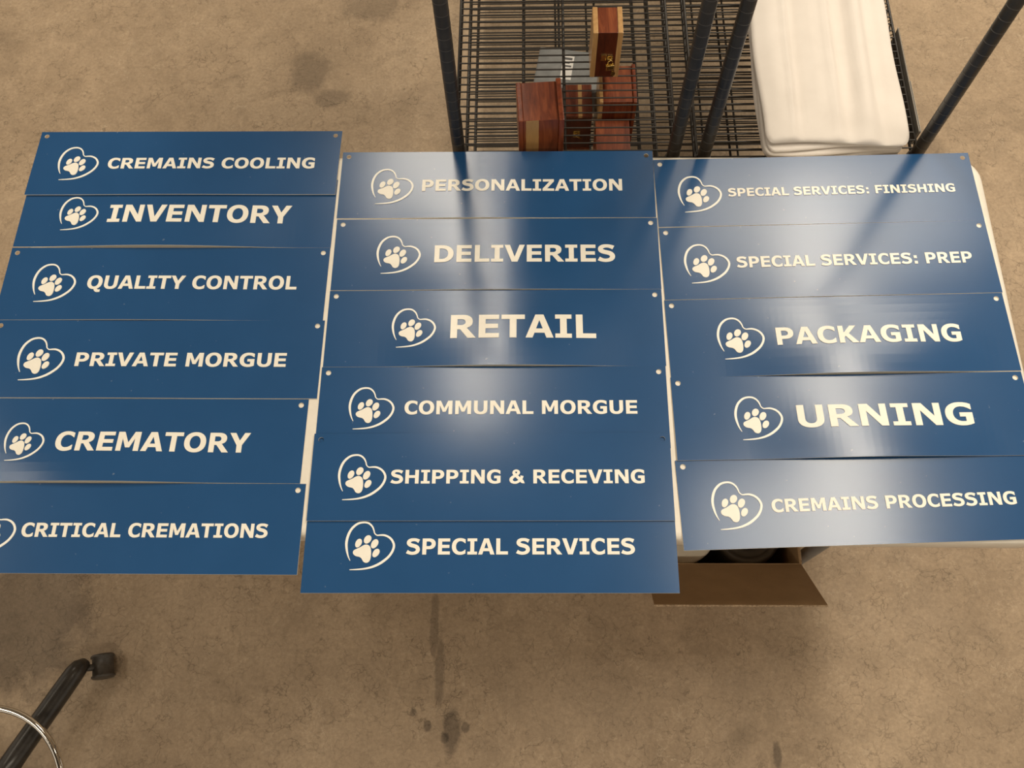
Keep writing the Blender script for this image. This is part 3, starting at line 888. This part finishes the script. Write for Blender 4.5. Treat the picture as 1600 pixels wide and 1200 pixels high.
# ------------------------------------------------------------------ cedar chests
def chest(loc, size, rz, label, capaxis, mats, clasp=True, extra=None, cap=0.008, front=None):
    """small hinged keepsake chest; capaxis: which faces carry the lid and base boards"""
    sx, sy, sz = size
    t = thing('cedar_chest', loc, rz, label, 'wooden box', 'red cedar keepsake chests')
    bm = bmesh.new()
    if capaxis == 'x':
        box(bm, -sx / 2 + cap, sx / 2 - cap, -sy / 2 + 0.001, sy / 2 - 0.001, 0.001, sz - 0.001, 0.0012)
    else:
        box(bm, -sx / 2 + 0.001, sx / 2 - 0.001, -sy / 2 + 0.001, sy / 2 - 0.001, cap, sz - cap, 0.0012)
    for f in bm.faces:
        if f.normal.y < -0.9:
            f.material_index = 1
    link('body', bm, [mats[0], front or mats[0]], t)
    o = extra or 0.0
    for nm, s in (('base_board', -1), ('lid', 1)):
        bm = bmesh.new()
        if capaxis == 'x':
            a, b = (-sx / 2, -sx / 2 + cap) if s < 0 else (sx / 2 - cap, sx / 2)
            box(bm, a, b, -sy / 2 - (o if s > 0 else 0), sy / 2, 0.0, sz + (o if s > 0 else 0), 0.0018)
        else:
            a, b = (0, cap) if s < 0 else (sz - cap, sz)
            box(bm, -sx / 2 - o, sx / 2 + o, -sy / 2 - o, sy / 2 + o, a, b, 0.0018)
        link(nm, bm, mats[1] if s < 0 else mats[2], t)
    if clasp:
        bm = bmesh.new()
        if capaxis == 'x':
            cz, cx = sz * 0.46, 0.004
            box(bm, cx - 0.014, cx - 0.003, -sy / 2 - 0.0015, -sy / 2 + 0.002, cz - 0.008, cz + 0.008, 0.0005)
            box(bm, cx - 0.001, cx + 0.010, -sy / 2 - 0.0020, -sy / 2 + 0.002, cz - 0.006, cz + 0.006, 0.0005)
            tube(bm, [(cx + 0.004 + 0.0045 * math.cos(a * math.pi / 8), -sy / 2 - 0.0015 - 0.0045 * math.sin(a * math.pi / 8), cz) for a in range(9)], 0.0012, 8)
        else:
            box(bm, -0.008, 0.008, -sy / 2 - 0.0015, -sy / 2 + 0.002, sz * .40, sz * .58, 0.0005)
            tube(bm, [(0.005 * math.cos(a * math.pi / 8), -sy / 2 - 0.001 - 0.006 * math.sin(a * math.pi / 8), sz * .52) for a in range(9)], 0.0014, 8)
            tube(bm, [(-0.004, -sy / 2 - 0.004, sz * .50), (0.006, -sy / 2 - 0.005, sz * .42), (0.012, -sy / 2 - 0.004, sz * .40)], 0.0016, 8)
        tag(link('clasp', bm, M['brass'], t), 'brass clasp')
    return t


PCX, PCY = 0.152, 1.328
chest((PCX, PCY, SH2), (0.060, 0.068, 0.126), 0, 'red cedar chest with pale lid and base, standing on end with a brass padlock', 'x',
      (M['cedar_y'], M['sapwood'], M['sapwood']), cap=0.0105, front=M['cedar_shaded'])

# padlock with its key, hanging from the clasp
pl = thing('padlock', (PCX + 0.009, PCY - 0.0425, SH2 + 0.034), 12, 'small brass padlock with a key, hanging on the upright cedar chest', 'padlock')
bm = bmesh.new()
box(bm, -0.0085, 0.0085, -0.004, 0.004, 0.0, 0.0125, 0.0012)
link('lock_body', bm, M['brass'], pl)
bm = bmesh.new()
pts = [(-0.0052, 0, 0.011), (-0.0052, 0, 0.017)] + [(-0.0052 * math.cos(a * math.pi / 8), 0, 0.018 + 0.006 * math.sin(a * math.pi / 8)) for a in range(9)] + [(0.0052, 0, 0.017), (0.0052, 0, 0.011)]
tube(bm, pts, 0.0011, 8)
link('shackle', bm, M['brass'], pl)
bm = bmesh.new()
tube(bm, [(0.004, -0.001, 0.001), (0.006, -0.002, -0.006)], 0.0011, 6)
prism2d(bm, [arc(0.0075, -0.013, 0.0048, 0.0065, 0, 360, 20, 2)[:-1], arc(0.0085, -0.0165, 0.0013, 0.0013, 0, 360, 10, 2)[:-1]], lambda a, b: 0, lambda a, b: 0.0012)
for vv in list(bm.verts)[-60:]:
    x, y, z = vv.co
    vv.co = (x, -0.002 - z, y)
link('key', bm, M['brass'], pl)

c2 = chest((0.015, 1.141, SH2), (0.088, 0.094, 0.112), 3.5, 'largest red cedar chest, pale streak on its front, nearest the left front post', 'x',
           (M['cedar_y'], M['cedar'], M['cedar']), clasp=False, extra=0.007, cap=0.010, front=M['cedar_streak'])
bm = bmesh.new()
box(bm, 0.0441, 0.0447, -0.035, 0.020, 0.030, 0.085)
tag(link('paper_sticker', bm, M['label'], c2), 'white paper sticker on the lid')

chest((0.176, 1.190, SH1), (0.074, 0.138, 0.140), 0, 'red cedar chest under the shelf wires, at the front right of the lower shelf', 'z',
      (M['cedar'], M['cedar_y'], M['cedar_y']), clasp=False)
chest((0.186, 1.316, SH1), (0.080, 0.100, 0.186), 0, 'tall red cedar chest under the shelf wires, right below the padlocked chest', 'x',
      (M['cedar_y'], M['sapwood'], M['cedar']), clasp=False, extra=0.004, front=M['cedar'])
chest((0.102, 1.326, SH1), (0.066, 0.088, 0.122), 0, 'red cedar chest with a small brass clasp under the shelf wires', 'z',
      (M['cedar_shaded'], M['cedar_y'], M['cedar_ystreak']))

# silver-grey case with a paper label
sb = thing('storage_case', (0.083, 1.452, SH1), -9, 'flat silver-grey case with a white label on the lower shelf', 'case')
bm = bmesh.new()
box(bm, -0.070, 0.082, -0.052, 0.056, 0.0, 0.066, 0.003)
link('case_body', bm, M['silver'], sb)
bm = bmesh.new()
box(bm, -0.073, 0.085, -0.055, 0.059, 0.066, 0.078, 0.003)
link('case_lid', bm, M['silver'], sb)
bm = bmesh.new()
box(bm, -0.014, 0.012, -0.030, 0.040, 0.0781, 0.0786)
for r0, r1, c0, c1 in ((0.028, 0.035, -0.010, 0.008), (0.017, 0.023, -0.010, 0.003), (0.007, 0.012, -0.010, 0.008)):
    box(bm, c0, c1, r0, r1, 0.0784, 0.0788, mat=1)
lb_ = link('paper_label', bm, [M['label'], M['ink']], sb)

# ------------------------------------------------------------------ open cardboard box under the right end of the table
BXZ = 0.30
BX0, BX1, BY0, BY1 = 0.235, 0.566, 0.338, 0.660
cb = thing('cardboard_box', ((BX0 + BX1) / 2, (BY0 + BY1) / 2, 0), 0, 'open brown cardboard box on the floor under the right end of the table', 'box')
bw, bd = (BX1 - BX0) / 2, (BY1 - BY0) / 2
ct = 0.004
bm = bmesh.new()
box(bm, -bw, bw, -bd, bd, 0.0, ct)
box(bm, -bw, bw, -bd, -bd + ct, ct, BXZ)
box(bm, -bw, bw, bd - ct, bd, ct, BXZ)
box(bm, -bw, -bw + ct, -bd + ct, bd - ct, ct, BXZ)
box(bm, bw - ct, bw, -bd + ct, bd - ct, ct, BXZ)
link('box_body', bm, M['card'], cb)


def flap(name, a, b, length, out, rise, skew=0.0):
    """flap hinged on edge a-b, leaning out by 'out' direction and rising"""
    bm = bmesh.new()
    a, b = Vector(a), Vector(b)
    o = Vector(out).normalized() * math.cos(math.radians(rise)) * length + Vector((0, 0, math.sin(math.radians(rise)) * length))
    e = (b - a).normalized()
    n = e.cross(o).normalized()
    q = [a, b, b + o + e * skew, a + o + e * -skew * 0.3]
    vs = [bm.verts.new(p + n * s * ct / 2) for s in (-1, 1) for p in q]
    bm.faces.new(vs[0:4])
    bm.faces.new(vs[4:8][::-1])
    for k in range(4):
        f = bm.faces.new((vs[k], vs[(k + 1) % 4], vs[4 + (k + 1) % 4], vs[4 + k]))
        f.material_index = 1
    return link(name, bm, [M['card'], M['cardedge']], cb)


flap('flap', (-bw, -bd, BXZ), (bw, -bd, BXZ), 0.165, (0, -1, 0), 52, 0.002)
flap('flap', (-bw, bd, BXZ), (bw, bd, BXZ), 0.150, (0, 1, 0), 20)
flap('flap', (bw, -bd + 0.004, BXZ), (bw, bd - 0.004, BXZ), 0.140, (1, 0, 0), -82)
flap('flap', (-bw, -bd + 0.004, BXZ), (-bw, bd - 0.004, BXZ), 0.120, (-1, 0, 0), -60)

# contents of the box
bm = bmesh.new()
lathe(bm, [(0.040, 0.0), (0.072, 0.0), (0.075, 0.004), (0.075, 0.222), (0.071, 0.228), (0.064, 0.228), (0.061, 0.223), (0.058, 0.227), (0.048, 0.227), (0.044, 0.221), (0.040, 0.221)], 48, close=True)
o = tag(link('tape_roll', bm, M['rollblack']), 'black ringed roll standing in the cardboard box', 'roll')
o.location = (0.475, 0.425, ct)
bm = bmesh.new()
lathe(bm, [(0.0, 0.0), (0.056, 0.0), (0.062, 0.006), (0.074, 0.235), (0.077, 0.237), (0.078, 0.262), (0.074, 0.266), (0.0, 0.267)], 40)
o = tag(link('plastic_tub', bm, M['tub']), 'off-white lidded tub in the left of the cardboard box', 'tub')
o.location = (0.322, 0.424, ct)

# ------------------------------------------------------------------ drafting stool at the lower left
SX, SY = -1.191, -0.149
st = thing('drafting_stool', (SX, SY, 0), 0, 'drafting stool with black tube base and chrome foot ring at the lower left', 'stool')
lead = math.atan2(0.139 - SY, -1.051 - SX)
LEN = math.hypot(0.139 - SY, -1.051 - SX)
for k in range(5):
    a = lead + 2 * math.pi * k / 5
    c, s = math.cos(a), math.sin(a)
    bm = bmesh.new()
    tube(bm, [(c * 0.02, s * 0.02, 0.105), (c * 0.12, s * 0.12, 0.098), (c * (LEN - 0.03), s * (LEN - 0.03), 0.078), (c * (LEN - 0.012), s * (LEN - 0.012), 0.076), (c * (LEN + 0.002), s * (LEN + 0.002), 0.070), (c * (LEN + 0.010), s * (LEN + 0.010), 0.060), (c * (LEN + 0.011), s * (LEN + 0.011), 0.050)],
         [0.026, 0.024, 0.0225, 0.022, 0.020, 0.015, 0.010], 18)
    leg = link('base_leg', bm, M['tubeblack'], st)
    bm = bmesh.new()
    ang = math.atan2(0.147 - 0.139, -1.014 + 1.051) + 2 * math.pi * k / 5
    dx, dy = math.cos(ang), math.sin(ang)
    px, py = c * LEN + dx * 0.036, s * LEN + dy * 0.036
    # twin-wheel caster: wheels side by side across the rolling direction
    nx_, ny_ = -dy, dx
    q0 = Vector((px - nx_ * 0.028, py - ny_ * 0.028, 0.027))
    q1 = Vector((px + nx_ * 0.028, py + ny_ * 0.028, 0.027))
    tube(bm, [q0.lerp(q1, u) for u in (0, .02, .07, .13, .15, .85, .87, .93, .98, 1)], [0.017, 0.024, 0.0265, 0.0265, 0.0235, 0.0235, 0.0265, 0.0265, 0.024, 0.017], 28)
    tube(bm, [(px, py, 0.030), (c * LEN, s * LEN, 0.056)], 0.008, 10)
    cs = link('caster', bm, M['caster'], leg)
bm = bmesh.new()
lathe(bm, [(0.030, 0.075), (0.036, 0.080), (0.036, 0.122), (0.030, 0.130), (0.026, 0.130), (0.026, 0.34), (0.016, 0.345), (0.016, 0.60)], 28)
link('column', bm, M['tubeblack'], st)
RZ, RR = 0.155, 0.199
bm = bmesh.new()
tube(bm, [(RR * math.cos(2 * math.pi * k / 72), RR * math.sin(2 * math.pi * k / 72), RZ) for k in range(72)], 0.0075, 12, cyclic=True)
ring = tag(link('foot_ring', bm, M['chrome'], st), 'chrome foot ring')
for k in range(3):
    a = math.radians(205 + 120 * k)
    bm = bmesh.new()
    tube(bm, [(0.024 * math.cos(a), 0.024 * math.sin(a), RZ), (RR * math.cos(a), RR * math.sin(a), RZ)], 0.006, 10)
    link('spoke', bm, M['chrome'], ring)
bm = bmesh.new()
lathe(bm, [(0.0, 0.600), (0.165, 0.600), (0.180, 0.612), (0.182, 0.640), (0.170, 0.655), (0.0, 0.660)], 40)
link('seat', bm, M['vinyl'], st)
